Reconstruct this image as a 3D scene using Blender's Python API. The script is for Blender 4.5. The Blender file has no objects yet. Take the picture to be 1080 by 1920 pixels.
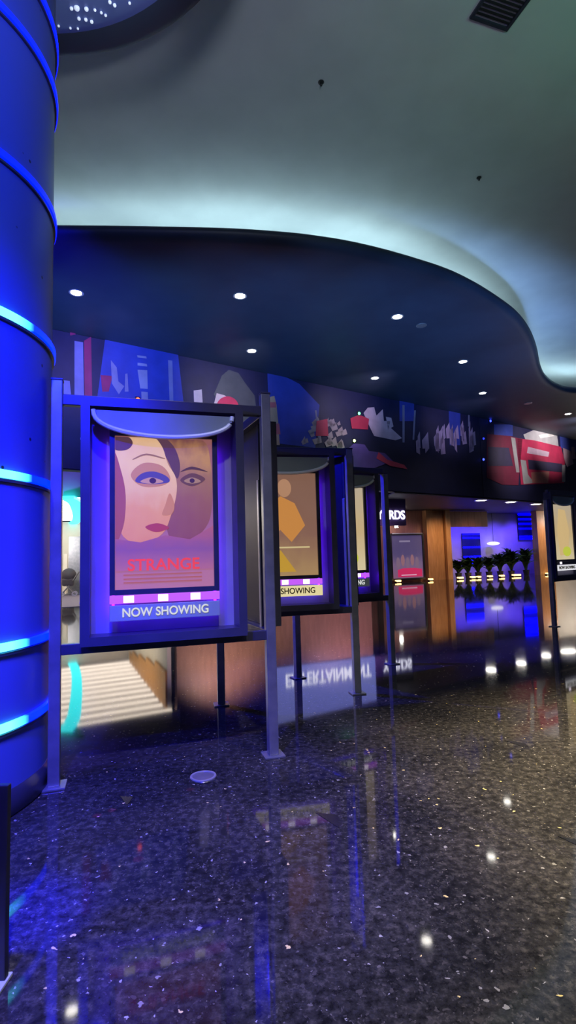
import bpy, bmesh, math, random
from mathutils import Vector, Matrix
C = bpy.context.scene.collection
SC = bpy.context.scene
PI = math.pi
random.seed(7)

# ------------------------------------------------------------------ camera
PITCH, ROLL, F, EYE = .085, .028, 1000.0, 1.35
_f = Vector((0, math.cos(PITCH), math.sin(PITCH)))
_u0 = Vector((0, -math.sin(PITCH), math.cos(PITCH)))
_x0 = Vector((1, 0, 0))
_xr = math.cos(ROLL)*_x0 - math.sin(ROLL)*_u0
_ur = math.cos(ROLL)*_u0 + math.sin(ROLL)*_x0
cam_data = bpy.data.cameras.new('camera')
cam_data.sensor_fit = 'VERTICAL'; cam_data.sensor_height = 36.0; cam_data.lens = F/1920*36
cam_data.clip_start = .05; cam_data.clip_end = 300
cam = bpy.data.objects.new('camera', cam_data); C.objects.link(cam)
M = Matrix((( _xr.x, _ur.x, -_f.x, 0), (_xr.y, _ur.y, -_f.y, 0), (_xr.z, _ur.z, -_f.z, EYE), (0, 0, 0, 1)))
cam.matrix_world = M
SC.camera = cam
E0 = Vector((0, 0, EYE))
def ray(px, py): return _f + _xr*((px-540)/F) - _ur*((py-960)/F)
def at_z(px, py, z):            # where a pixel's ray meets the level z
    d = ray(px, py); return E0 + d*((z-EYE)/d.z)
def at_plane(px, py, a, b):     # ... meets the vertical plane through plan points a, b
    d = ray(px, py); n = Vector((b[1]-a[1], a[0]-b[0], 0))
    o = Vector((a[0], a[1], 0)); return E0 + d*((o-E0).dot(n)/d.dot(n))

# ------------------------------------------------------------------ world, exposure, room lights
w = bpy.data.worlds.new('world'); SC.world = w; w.use_nodes = True
w.node_tree.nodes['Background'].inputs[0].default_value = (.10, .11, .20, 1)
w.node_tree.nodes['Background'].inputs[1].default_value = .15
SC.view_settings.view_transform = 'Standard'; SC.view_settings.look = 'None'
SC.view_settings.gamma = 1; SC.view_settings.exposure = 0; SC.view_settings.use_curve_mapping = False

def lamp(kind, loc, power, color, size=.1, target=None, spot=None, blend=.6, sy=None, spec=1.0):
    l = bpy.data.lights.new('lamp', kind); l.energy = power; l.color = color
    l.specular_factor = spec
    if kind == 'AREA':
        l.size = size
        if sy: l.shape = 'RECTANGLE'; l.size_y = sy
    else: l.shadow_soft_size = size
    if kind == 'SPOT': l.spot_size = spot or 1.2; l.spot_blend = blend
    o = bpy.data.objects.new('lamp', l); C.objects.link(o); o.location = loc
    if target is not None:
        o.rotation_euler = (Vector(target)-Vector(loc)).to_track_quat('-Z', 'Y').to_euler()
    return o
BLUE = (.004, .004, 1.0)
# added blue spots for an unseen blue-lit column, tinting column, displays and floor
lamp('SPOT', (-.3, .1, 3.9), 1900, BLUE, .05, (-1.75, 2.9, 1.7), .85, .9)
lamp('SPOT', (-3.6, 7.4, 5.0), 4200, BLUE, .1, (.8, 6.0, 1.2), .9, .9)
lamp('SPOT', (-3.4, -.6, 3.0), 640, BLUE, .05, (-.2, 3.9, 1.4), .9, .9)
lamp('SPOT', (-.4, .1, 4.2), 620, (.02, .06, 1), .05, (-1.75, 3.0, 3.9), 1.15, .9)
lamp('SPOT', (-.9, .9, 4.0), 2200, (.008, .004, 1), .05, (-1.05, 2.8, 0), 1.0, 1.0)
lamp('SPOT', (-1.25, 1.5, 2.6), 3200, BLUE, .05, (-1.06, 2.18, 0), .24, 1.0)
lamp('SPOT', (-3.6, 7.0, 5.5), 1400, BLUE, .1, (-5.5, 12.5, 6), 1.6, 1.0)
# ceiling spots over the near floor, outside the view: warm at right, neutral ones added behind to brighten it
lamp('SPOT', (5.4, 4.4, 7.9), 12500, (1, .80, .50), .1, (2.9, 3.4, 0), .58, 1.0)
lamp('SPOT', (3.2, .4, 7.9), 2300, (1, .90, .76), .1, (1.6, 2.0, 0), .7, 1.0)
lamp('SPOT', (.6, -1.5, 7.9), 1500, (1, .94, .92), .1, (.1, 2.6, .6), .62, 1.0)
lamp('SPOT', (-2.4, -2.6, 6.4), 620, (.90, .95, 1.0), .1, (-.6, 3.8, 1.9), .36, 1.0)  # added fill spot that brightens the first display and its visor
# green flood washing the upper ceiling at the right
lamp('SPOT', (7.0, 1.0, 5.0), 420, (.12, 1, .40), .3, (5.2, 4.0, 8.35), 1.3, 1.0)
# added spots for soft uplight on the upper ceiling and blue wash on the soffit edge
lamp('SPOT', (1.0, -2.5, 3.0), 820, (.74, .84, 1.0), .5, (.4, 3.0, 8.35), 1.5, 1.0)
for x, y in ((-4.6, 7.0), (-2.8, 6.8), (-1.0, 6.7), (.7, 6.8), (2.3, 7.2), (3.7, 8.0), (5.0, 9.2), (6.4, 11.2)):
    lamp('SPOT', (x, y, 2.5), 1300, (.22, .45, 1.0), .1, (x*1.2, y+5.6, 6.7), .95, 1.0)
# thin red pointer beams on the near floor
for px in ((182, 1529), (210, 1519), (259, 1611), (357, 1480)):
    p = at_z(*px, 0); lamp('SPOT', (p.x-.3, p.y-.4, 3.0), 260, (1, .0, .06), .002, p, .010, .5)

# ------------------------------------------------------------------ materials
def mat(name, col, rough=.5, metal=0, spec=.5, coat=0, emit=None, es=0):
    m = bpy.data.materials.new(name); m.use_nodes = True
    b = m.node_tree.nodes['Principled BSDF']
    b.inputs['Base Color'].default_value = (*col, 1); b.inputs['Roughness'].default_value = rough
    b.inputs['Metallic'].default_value = metal; b.inputs['Specular IOR Level'].default_value = spec
    b.inputs['Coat Weight'].default_value = coat
    if emit: b.inputs['Emission Color'].default_value = (*emit, 1); b.inputs['Emission Strength'].default_value = es
    return m
def noisy(name, c1, c2, scale, rough=.5, metal=0, stretch=(1, 1, 1), coords='Object', emit=0, detail=3):
    m = mat(name, c1, rough, metal); nt = m.node_tree; N = nt.nodes; L = nt.links
    tc = N.new('ShaderNodeTexCoord'); mp = N.new('ShaderNodeMapping'); mp.inputs['Scale'].default_value = stretch
    nz = N.new('ShaderNodeTexNoise'); nz.inputs['Scale'].default_value = scale; nz.inputs['Detail'].default_value = detail
    cr = N.new('ShaderNodeValToRGB'); cr.color_ramp.elements[0].color = (*c1, 1); cr.color_ramp.elements[1].color = (*c2, 1)
    cr.color_ramp.elements[0].position = .35; cr.color_ramp.elements[1].position = .65
    L.new(tc.outputs[coords], mp.inputs[0]); L.new(mp.outputs[0], nz.inputs['Vector'])
    L.new(nz.outputs['Fac'], cr.inputs[0]); b = N['Principled BSDF']; L.new(cr.outputs[0], b.inputs['Base Color'])
    if emit: L.new(cr.outputs[0], b.inputs['Emission Color']); b.inputs['Emission Strength'].default_value = emit
    return m
def glow(name, col, s): return mat(name, (.02, .02, .02), .5, emit=col, es=s)
def print_mat(name, stops, s):   # a backlit print: colours run down the sheet
    m = mat(name, (.05, .05, .05), .4); nt = m.node_tree; N = nt.nodes; L = nt.links
    tc = N.new('ShaderNodeTexCoord'); sp = N.new('ShaderNodeSeparateXYZ'); nz = N.new('ShaderNodeTexNoise')
    nz.inputs['Scale'].default_value = 5; nz.inputs['Detail'].default_value = 4
    ad = N.new('ShaderNodeMath'); ad.operation = 'MULTIPLY_ADD'; ad.inputs[1].default_value = .35
    cr = N.new('ShaderNodeValToRGB'); e = cr.color_ramp.elements
    while len(e) < len(stops): e.new(.5)
    for k, (p, c) in enumerate(stops): e[k].position = p; e[k].color = (*c, 1)
    L.new(tc.outputs['Generated'], sp.inputs[0]); L.new(tc.outputs['Generated'], nz.inputs['Vector'])
    sb = N.new('ShaderNodeMath'); sb.operation = 'SUBTRACT'; sb.inputs[1].default_value = .5
    L.new(nz.outputs['Fac'], sb.inputs[0]); L.new(sb.outputs[0], ad.inputs[0]); L.new(sp.outputs['Z'], ad.inputs[2])
    L.new(ad.outputs[0], cr.inputs[0]); b = N['Principled BSDF']
    L.new(cr.outputs[0], b.inputs['Emission Color']); b.inputs['Emission Strength'].default_value = s
    return m
def floor_mat():
    m = mat('terrazzo', (.03, .03, .03), .13, spec=.27); nt = m.node_tree; N = nt.nodes; L = nt.links
    b = N['Principled BSDF']; tc = N.new('ShaderNodeTexCoord')
    wn = N.new('ShaderNodeTexNoise'); wn.inputs['Scale'].default_value = 45; wn.inputs['Detail'].default_value = 2; L.new(tc.outputs['Object'], wn.inputs['Vector'])
    warp = N.new('ShaderNodeVectorMath'); warp.operation = 'MULTIPLY_ADD'; warp.inputs[1].default_value = (.035, .035, .0)
    L.new(wn.outputs['Color'], warp.inputs[0]); L.new(tc.outputs['Object'], warp.inputs[2])
    def vor(scale, rnd=1):
        v = N.new('ShaderNodeTexVoronoi'); v.inputs['Scale'].default_value = scale; L.new(warp.outputs[0], v.inputs['Vector']); return v
    def ramp(src, stops, interp='CONSTANT'):
        r = N.new('ShaderNodeValToRGB'); r.color_ramp.interpolation = interp; e = r.color_ramp.elements
        while len(e) < len(stops): e.new(.5)
        for k, (p, c) in enumerate(stops): e[k].position = p; e[k].color = (*c, 1)
        L.new(src, r.inputs[0]); return r
    def mix(fac, a, bb, mode='MIX'):
        x = N.new('ShaderNodeMix'); x.data_type = 'RGBA'; x.blend_type = mode
        for s, v in ((x.inputs[0], fac), (x.inputs[6], a), (x.inputs[7], bb)):
            if isinstance(v, (int, float)): s.default_value = v
            elif isinstance(v, tuple): s.default_value = (*v, 1)
            else: L.new(v, s)
        return x.outputs[2]
    def chip(scale, size, stops):     # separate stone chips: colour per cell, shape from distance to the cell's point
        v = vor(scale); sp = N.new('ShaderNodeSeparateColor'); L.new(v.outputs['Color'], sp.inputs[0])
        col = ramp(sp.outputs['Red'], stops)
        lt = N.new('ShaderNodeMath'); lt.operation = 'LESS_THAN'
        sz = N.new('ShaderNodeMath'); sz.operation = 'MULTIPLY'; sz.inputs[1].default_value = size
        L.new(sp.outputs['Green'], sz.inputs[0]); L.new(v.outputs['Distance'], lt.inputs[0]); L.new(sz.outputs[0], lt.inputs[1])
        return col.outputs[0], lt.outputs[0]
    nz = N.new('ShaderNodeTexNoise'); nz.inputs['Scale'].default_value = 1.3; nz.inputs['Detail'].default_value = 5
    L.new(tc.outputs['Object'], nz.inputs['Vector'])
    base = ramp(nz.outputs['Fac'], [(.36, (.018, .018, .019)), (.64, (.050, .047, .042))], 'LINEAR').outputs[0]
    n2 = N.new('ShaderNodeTexNoise'); n2.inputs['Scale'].default_value = 26; n2.inputs['Detail'].default_value = 6; n2.inputs['Roughness'].default_value = .7
    L.new(tc.outputs['Object'], n2.inputs['Vector'])
    base = mix(.9, base, ramp(n2.outputs['Fac'], [(.36, (.25, .25, .25)), (.52, (.8, .8, .8)), (.70, (2.6, 2.5, 2.3))], 'LINEAR').outputs[0], 'MULTIPLY')
    c1, f1 = chip(95, .55, [(0, (.03, .03, .032)), (.6, (.06, .055, .05)), (.9, (.12, .11, .10)), (.975, (.40, .38, .34))])
    c2, f2 = chip(40, .34, [(0, (.03, .028, .026)), (.55, (.06, .055, .05)), (.93, (.26, .25, .22)), (.98, (.75, .58, .22))])
    c3, f3 = chip(10, .10, [(0, (.05, .045, .04)), (.7, (.3, .28, .25)), (.93, (.8, .62, .2))])
    nm = N.new('ShaderNodeMath'); nm.operation = 'GREATER_THAN'; nm.inputs[1].default_value = .47; L.new(n2.outputs['Fac'], nm.inputs[0])
    fm = N.new('ShaderNodeMath'); fm.operation = 'MULTIPLY'; L.new(f1, fm.inputs[0]); L.new(nm.outputs[0], fm.inputs[1])
    col = mix(fm.outputs[0], base, c1); col = mix(f2, col, c2); col = mix(f3, col, c3)
    L.new(col, b.inputs['Base Color'])
    rr = N.new('ShaderNodeMapRange'); rr.inputs['To Min'].default_value = .03; rr.inputs['To Max'].default_value = .065
    L.new(nz.outputs['Fac'], rr.inputs[0]); L.new(rr.outputs[0], b.inputs['Roughness'])
    return m
def glass_mat():
    m = bpy.data.materials.new('clear_glass'); m.use_nodes = True; nt = m.node_tree; N = nt.nodes; L = nt.links
    N.remove(N['Principled BSDF']); o = N['Material Output']
    t = N.new('ShaderNodeBsdfTransparent'); t.inputs[0].default_value = (.93, .94, .95, 1)
    g = N.new('ShaderNodeBsdfGlossy'); g.inputs['Roughness'].default_value = .03
    lw = N.new('ShaderNodeLayerWeight'); pw = N.new('ShaderNodeMath'); pw.operation = 'POWER'; pw.inputs[1].default_value = 4.5; L.new(lw.outputs['Facing'], pw.inputs[0])
    fr = N.new('ShaderNodeMath'); fr.operation = 'MULTIPLY_ADD'; fr.inputs[1].default_value = .6; fr.inputs[2].default_value = .025; L.new(pw.outputs[0], fr.inputs[0]); mx = N.new('ShaderNodeMixShader')
    L.new(fr.outputs[0], mx.inputs[0]); L.new(t.outputs[0], mx.inputs[1]); L.new(g.outputs[0], mx.inputs[2]); L.new(mx.outputs[0], o.inputs[0])
    return m
def column_mat():                # blue-grey metal cladding with small punched holes
    m = mat('perforated_metal', (.10, .15, .44), .45, .25); nt = m.node_tree; N = nt.nodes; L = nt.links
    b = N['Principled BSDF']; tc = N.new('ShaderNodeTexCoord')
    v = N.new('ShaderNodeTexVoronoi'); v.inputs['Scale'].default_value = 5.5; L.new(tc.outputs['Object'], v.inputs['Vector'])
    r = N.new('ShaderNodeValToRGB'); e = r.color_ramp.elements
    e[0].position = .045; e[0].color = (.015, .015, .03, 1); e[1].position = .07; e[1].color = (.10, .15, .44, 1)
    L.new(v.outputs['Distance'], r.inputs[0]); L.new(r.outputs[0], b.inputs['Base Color'])
    nz = N.new('ShaderNodeTexNoise'); nz.inputs['Scale'].default_value = 2.2; L.new(tc.outputs['Object'], nz.inputs['Vector'])
    bp = N.new('ShaderNodeBump'); bp.inputs['Strength'].default_value = .25; L.new(nz.outputs['Fac'], bp.inputs['Height']); L.new(bp.outputs[0], b.inputs['Normal'])
    return m
def overexposed_led(name, a0, s, cyan=(.08, .85, 1.0), half=.10):   # blue LED ribbon; overexposed cyan glare painted into its colour around angle a0
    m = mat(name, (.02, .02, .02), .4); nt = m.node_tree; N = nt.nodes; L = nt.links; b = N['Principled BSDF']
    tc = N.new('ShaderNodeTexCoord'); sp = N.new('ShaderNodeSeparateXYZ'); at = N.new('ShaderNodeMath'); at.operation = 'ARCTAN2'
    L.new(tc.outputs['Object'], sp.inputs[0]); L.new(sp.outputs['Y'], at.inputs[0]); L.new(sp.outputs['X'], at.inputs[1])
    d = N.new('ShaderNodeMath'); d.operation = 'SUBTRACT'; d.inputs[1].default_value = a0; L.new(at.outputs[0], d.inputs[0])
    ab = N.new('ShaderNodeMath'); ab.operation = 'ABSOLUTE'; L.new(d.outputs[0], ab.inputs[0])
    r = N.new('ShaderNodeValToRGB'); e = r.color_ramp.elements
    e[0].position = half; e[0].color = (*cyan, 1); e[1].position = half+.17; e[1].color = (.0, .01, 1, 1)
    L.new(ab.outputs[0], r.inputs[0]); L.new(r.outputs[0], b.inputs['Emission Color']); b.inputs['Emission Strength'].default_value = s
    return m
def cove_led():
    m = mat('cove_led', (.1, .1, .1), .5); nt = m.node_tree; N = nt.nodes; L = nt.links; b = N['Principled BSDF']
    tc = N.new('ShaderNodeTexCoord'); nz = N.new('ShaderNodeTexNoise'); nz.inputs['Scale'].default_value = .45; nz.inputs['Detail'].default_value = 2
    mr = N.new('ShaderNodeMapRange'); mr.inputs['From Min'].default_value = .3; mr.inputs['From Max'].default_value = .7
    mr.inputs['To Min'].default_value = 7; mr.inputs['To Max'].default_value = 17
    L.new(tc.outputs['Object'], nz.inputs['Vector']); L.new(nz.outputs['Fac'], mr.inputs[0]); L.new(mr.outputs[0], b.inputs['Emission Strength'])
    b.inputs['Emission Color'].default_value = (.60, .92, 1.0, 1)
    return m

MT = dict(
    floor=floor_mat(), glass=glass_mat(), column=column_mat(), cove=cove_led(),
    ceiling=noisy('ceiling_paint', (.62, .62, .63), (.68, .68, .69), 1.2, .85),
    soffit=noisy('dark_paint', (.020, .030, .056), (.024, .036, .064), 2, .5),
    navy=noisy('navy_metal', (.045, .045, .075), (.055, .055, .09), 6, .32, .3),
    steel=noisy('grey_steel', (.20, .21, .24), (.26, .27, .30), 9, .33, .6),
    black=noisy('black_plastic', (.012, .012, .016), (.018, .018, .022), 8, .4),
    backing=noisy('box_lining', (.26, .24, .34), (.30, .28, .38), 4, .5),
    hood=noisy('satin_visor', (.26, .31, .32), (.31, .36, .37), 3, .4, .1),
    rim=mat('pale_rim', (.55, .60, .66), .35),
    alu=noisy('aluminium', (.55, .55, .58), (.62, .62, .66), 12, .3, .7), trimdark=noisy('dark_trim', (.06, .06, .08), (.08, .08, .10), 12, .35, .5),
    wood=noisy('amber_wood', (.42, .20, .085), (.56, .29, .13), 3, .35, 0, (6, 6, .6)),
    redwood=noisy('reddish_wood', (.30, .13, .095), (.38, .17, .12), 3, .45, 0, (5, 5, .5)),
    brown=noisy('brown_panel', (.26, .14, .11), (.33, .18, .14), 3, .5, 0, (3, 3, .5)),
    plaster=noisy('pale_plaster', (.60, .57, .60), (.66, .63, .66), 2, .7),
    cream=noisy('cream_plaster', (.74, .68, .58), (.80, .74, .64), 2, .7),
    darkwall=noisy('dark_wall', (.035, .03, .05), (.045, .04, .06), 2, .6),
    carpet=noisy('mauve_carpet', (.20, .17, .24), (.25, .21, .29), 40, .95),
    leaf=noisy('dark_leaf', (.018, .05, .022), (.05, .11, .04), 6, .5),
    pot=noisy('dark_pot', (.03, .03, .04), (.05, .05, .06), 6, .5),
    orange=noisy('orange_brick', (.62, .27, .05), (.72, .34, .08), 5, .6),
    inlay=noisy('black_stone', (.008, .008, .008), (.014, .014, .014), 20, .25),
    white=mat('white_face', (.8, .8, .82), .4),
    lampface=glow('lamp_face', (1, .95, .85), 30),
    violet=glow('violet_led', (.12, .003, 1.0), 22.0),
    bluevio=glow('blue_violet_led', (.03, .002, 1.0), 9.0),
    magenta=glow('magenta_led', (.62, .12, 1.0), 1.1),
    spotled=glow('white_led', (1, .85, 1), 2.6),
    letter=glow('lit_letter', (.85, .85, 1.0), 2.6),
    cyan=glow('cyan_led', (.03, .86, .90), 3.4),
    lav=glow('lavender_lightbox', (.24, .27, .80), 1.5),
    slat=glow('slat_light', (1, .85, .70), 5.0),
    blueled=glow('blue_led', (.0, .0, 1.0), 12),
    amberled=glow('amber_led', (1, .62, .22), 3.5),
)

# ------------------------------------------------------------------ mesh helpers
class MB:
    def __init__(s): s.bm = bmesh.new()
    def box(s, a, b, bev=0):
        x0, y0, z0 = a; x1, y1, z1 = b
        v = [s.bm.verts.new(p) for p in ((x0,y0,z0),(x1,y0,z0),(x1,y1,z0),(x0,y1,z0),(x0,y0,z1),(x1,y0,z1),(x1,y1,z1),(x0,y1,z1))]
        fs = [s.bm.faces.new([v[i] for i in q]) for q in ((0,3,2,1),(4,5,6,7),(0,1,5,4),(1,2,6,5),(2,3,7,6),(3,0,4,7))]
        if bev:
            es = list({e for f in fs for e in f.edges})
            bmesh.ops.bevel(s.bm, geom=es, offset=bev, segments=2, affect='EDGES', profile=.6)
        return s
    def prism(s, pts, d):       # extrude a planar polygon by vector d
        d = Vector(d); n = len(pts)
        a = [s.bm.verts.new(p) for p in pts]; b = [s.bm.verts.new(Vector(p)+d) for p in pts]
        s.bm.faces.new(a[::-1]); s.bm.faces.new(b)
        for i in range(n): s.bm.faces.new((a[i], a[(i+1) % n], b[(i+1) % n], b[i]))
        return s
    def lathe(s, prof, n=48, cx=0, cy=0, closed=False):
        rings = []
        for r, z in prof:
            rings.append([s.bm.verts.new((cx+r*math.cos(2*PI*k/n), cy+r*math.sin(2*PI*k/n), z)) for k in range(n)])
        m = len(rings); rng = range(m if closed else m-1)
        for i in rng:
            A, B = rings[i], rings[(i+1) % m]
            for k in range(n): s.bm.faces.new((A[k], A[(k+1) % n], B[(k+1) % n], B[k]))
        if not closed:
            s.bm.faces.new(rings[0][::-1]); s.bm.faces.new(rings[-1])
        return s
    def tube(s, pts, r, n=8):
        pts = [Vector(p) for p in pts]; rings = []
        for i, p in enumerate(pts):
            t = (pts[min(i+1, len(pts)-1)]-pts[max(i-1, 0)]).normalized()
            a = t.cross(Vector((0, 0, 1)) if abs(t.z) < .9 else Vector((1, 0, 0))).normalized(); b = t.cross(a)
            rings.append([s.bm.verts.new(p+(a*math.cos(2*PI*k/n)+b*math.sin(2*PI*k/n))*r) for k in range(n)])
        for A, B in zip(rings, rings[1:]):
            for k in range(n): s.bm.faces.new((A[k], A[(k+1) % n], B[(k+1) % n], B[k]))
        s.bm.faces.new(rings[0][::-1]); s.bm.faces.new(rings[-1]); return s
    def quad(s, *p): s.bm.faces.new([s.bm.verts.new(q) for q in p]); return s
    def obj(s, name, m, parent=None, smooth=False):
        bmesh.ops.recalc_face_normals(s.bm, faces=s.bm.faces)
        me = bpy.data.meshes.new(name); s.bm.to_mesh(me); s.bm.free()
        me.materials.append(MT[m] if isinstance(m, str) else m)
        if smooth:
            for p in me.polygons: p.use_smooth = True
            try: me.set_sharp_from_angle(angle=.7)
            except Exception: pass
        o = bpy.data.objects.new(name, me); C.objects.link(o)
        if parent: o.parent = parent
        return o
def tag(o, label=None, cat=None, group=None, kind=None):
    if label: o['label'] = label
    if cat: o['category'] = cat
    if group: o['group'] = group
    if kind: o['kind'] = kind
    return o
def thing(name, label, cat, loc=(0, 0, 0), rz=0, group=None):
    o = bpy.data.objects.new(name, None); C.objects.link(o); o.location = loc; o.rotation_euler = (0, 0, rz)
    o.empty_display_size = .1
    return tag(o, label, cat, group)
def struct(o, label=None, cat=None): o['kind'] = 'structure'; tag(o, label, cat); return o
def copy_tree(o, parent=None):
    c = o.copy(); C.objects.link(c)
    if parent: c.parent = parent
    for ch in list(o.children): copy_tree(ch, c)
    return c
def text(name, body, size, m, parent, loc, rot=(PI/2, 0, 0), ext=.004, sx=1, align='CENTER', bold=0):
    cu = bpy.data.curves.new(name, 'FONT'); cu.body = body; cu.size = size; cu.extrude = ext; cu.align_x = align; cu.align_y = 'CENTER'; cu.offset = bold
    t = bpy.data.objects.new('t', cu); C.objects.link(t)
    me = bpy.data.meshes.new_from_object(t.evaluated_get(bpy.context.evaluated_depsgraph_get()))
    bpy.data.objects.remove(t); me.name = name
    me.materials.clear(); me.materials.append(MT[m] if isinstance(m, str) else m)
    o = bpy.data.objects.new(name, me); C.objects.link(o); o.parent = parent; o.location = loc; o.rotation_euler = rot; o.scale = (sx, 1, 1)
    return o
def P2(v, z): return (v[0], v[1], z)
def wall(name, a, b, z0, z1, t, m, kind='structure', label=None, cat=None, parent=None):   # upright slab on plan line a-b, thickness t behind it
    a = Vector((a[0], a[1], 0)); b = Vector((b[0], b[1], 0)); d = (b-a).normalized(); n = Vector((-d.y, d.x, 0))
    pts = [a+Vector((0, 0, z0)), b+Vector((0, 0, z0)), b+Vector((0, 0, z1)), a+Vector((0, 0, z1))]
    o = MB().prism(pts, n*t).obj(name, m, parent)
    if kind: o['kind'] = kind
    return tag(o, label, cat)
def lerp(a, b, t): return Vector(a)*(1-t)+Vector(b)*t

# ------------------------------------------------------------------ setting: floor, upper ceiling, soffit
struct(MB().box((-24, -4, -.12), (30, 40, 0)).obj('floor', 'floor'))
ZC, ZS, ZH = 8.35, 7.0, 3.6
struct(MB().box((-24, -4, ZC), (30, 40, ZC+.2)).obj('ceiling', 'ceiling'))
edge_px = [(100,425),(215,426),(330,428),(440,431),(540,438),(600,445),(660,455),(720,469),(780,486),(840,506),(890,530),(935,558),(970,585),(993,615),(1006,648),(1013,682),(1024,704),(1046,720),(1080,728)]
ed = [at_z(x, y+1, ZS+.13) for x, y in edge_px]
for p in ed: p.z = ZS
e_ = (ed[0]-ed[2]).normalized(); ed = [ed[0]+e_*16, ed[0]+e_*8, ed[0]+e_*3] + ed
ed += [ed[-1]+Vector((2, .1, 0)), ed[-1]+Vector((5, -.6, 0)), ed[-1]+Vector((9, -2.5, 0))]
def smooth_curve(p, k=5):
    out = []
    for i in range(len(p)-1):
        p0, p1, p2, p3 = p[max(i-1, 0)], p[i], p[i+1], p[min(i+2, len(p)-1)]
        for j in range(k):
            t = j/k
            out.append(.5*((2*p1)+(p2-p0)*t+(2*p0-5*p1+4*p2-p3)*t*t+(3*p1-p0-3*p2+p3)*t**3))
    return out+[p[-1]]
ed = smooth_curve(ed)
def offs(pts, d):
    r = []
    for i, p in enumerate(pts):
        t = (pts[min(i+1, len(pts)-1)]-pts[max(i-1, 0)]); t.z = 0; t.normalize()
        r.append(p+Vector((t.y, -t.x, 0))*d)        # + d: out over the open hall
    return r
prof = [(-.22, 0), (-.14, .01), (-.06, .04), (-.01, .09), (0, .13), (-.02, .18), (-.08, .22), (-.2, .24), (-.75, .26)]
b = MB(); rows = []
for d, dz in prof: rows.append([b.bm.verts.new(p+Vector((0, 0, dz))) for p in offs(ed, d)])
for A, B in zip(rows, rows[1:]):
    for i in range(len(A)-1): b.bm.faces.new((A[i], A[i+1], B[i+1], B[i]))
back = [b.bm.verts.new((30, 40, ZS)), b.bm.verts.new((-24, 40, ZS))]
b.bm.faces.new(rows[0]+back)
struct(b.obj('ceiling_soffit', 'soffit', smooth=True))
sh_ = offs(ed, -1.3); b = MB(); s0 = [b.bm.verts.new(p+Vector((0, 0, .26))) for p in sh_]; s1 = [b.bm.verts.new(p+Vector((0, 0, .58))) for p in sh_]
sh2 = offs(ed, -1.8); s2_ = [b.bm.verts.new(p+Vector((0, 0, .58))) for p in sh2]; s3_ = [b.bm.verts.new(p+Vector((0, 0, .26))) for p in sh2]
for X, Y in ((s0, s1), (s1, s2_), (s2_, s3_)):
    for i in range(len(X)-1): b.bm.faces.new((X[i], X[i+1], Y[i+1], Y[i]))
struct(b.obj('ceiling_ledge', 'soffit'))
b = MB()
A, B, A2, B2 = [[b.bm.verts.new(p+Vector((0, 0, z))) for p in offs(ed, d)] for d, z in ((-1.44, .66), (-1.56, .66), (-1.44, .585), (-1.56, .585))]
for X, Y in ((A, B), (A2, A), (B, B2)):
    for i in range(len(A)-1): b.bm.faces.new((X[i], X[i+1], Y[i+1], Y[i]))
tag(b.obj('cove_light_strip', 'cove'), 'cyan white light strip hidden along the curved soffit edge', 'light strip')

# upper-ceiling fittings
for (x, y), lb in (((602, 154), 'small dark ceiling nozzle above the middle of the hall'), ((898, 333), 'small dark ceiling nozzle nearer the curved edge at right')):
    p = at_z(x, y, ZC); t = thing('ceiling_nozzle', lb, 'nozzle', (p.x, p.y, ZC), 0, 'ceiling nozzles')
    MB().lathe([(.035, -.012), (.045, -.006), (.045, 0)], 20).obj('rose', 'black', t)
    MB().lathe([(.012, -.06), (.018, -.05), (.014, -.01)], 14).obj('head', 'black', t)
p = at_z(945, 2, ZC)
t = thing('ceiling_vent', 'square dark vent in the pale ceiling at top right', 'vent', (p.x, p.y, ZC), .32)
b = MB()
for a, c in (((-.3, -.3), (.3, -.26)), ((-.3, .26), (.3, .3)), ((-.3, -.26), (-.26, .26)), ((.26, -.26), (.3, .26))): b.box((a[0], a[1], -.03), (c[0], c[1], 0))
b.obj('frame', 'navy', t)
b = MB()
for k in range(9): b.box((-.26, -.24+k*.055, -.02), (.26, -.215+k*.055, -.004))
b.obj('louvre', 'black', t)

# recessed downlights in the soffit
dl_pts = [((143, 549), 'downlight in the dark soffit nearest the blue column'), ((450, 555), 'downlight in the dark soffit, second along the front row from the column'),
          ((745, 594), 'downlight in the soffit beside the small grey speaker disc'), ((868, 678), 'downlight in the soffit, rightmost of the front row along the curved edge'),
          ((472, 658), 'downlight in the soffit above the red and white shape on the mural'), ((703, 709), 'downlight in the soffit above the crowd of the mural'),
          ((905, 737), 'downlight in the soffit above the mural corner with blue lamps'), ((1065, 776), 'downlight in the soffit above the red bus, at the right edge')]
def make_downlight():
    t = thing('downlight', 'x', 'downlight', group='soffit downlights')
    MB().lathe([(.135, -.012), (.15, -.006), (.15, .0), (.11, .0), (.11, -.004)], 28, closed=True).obj('trim_ring', 'alu', t)
    MB().lathe([(.108, -.006), (.108, -.001)], 28).obj('lamp_face', 'lampface', t)
    return t
d0 = make_downlight()
for i, (px, lb) in enumerate(dl_pts):
    t = d0 if i == 0 else copy_tree(d0)
    p = at_z(*px, ZS); t.location = (p.x, p.y, ZS); t['label'] = lb
    lamp('SPOT', (p.x, p.y, ZS-.06), 150, (1, .93, .84), .10, (p.x, p.y, 0), 1.9, .8, spec=.5)
for px, lb, r in (((790, 610), 'small grey speaker disc in the dark soffit', .13), ((990, 756), 'small grey disc in the soffit towards the bus mural', .15)):
    p = at_z(*px, ZS); tag(MB().lathe([(r*.9, -.02), (r, -.012), (r, 0)], 24).obj('ceiling_speaker', 'steel'), lb, 'speaker', 'soffit speakers').location = (p.x, p.y, ZS)

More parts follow.
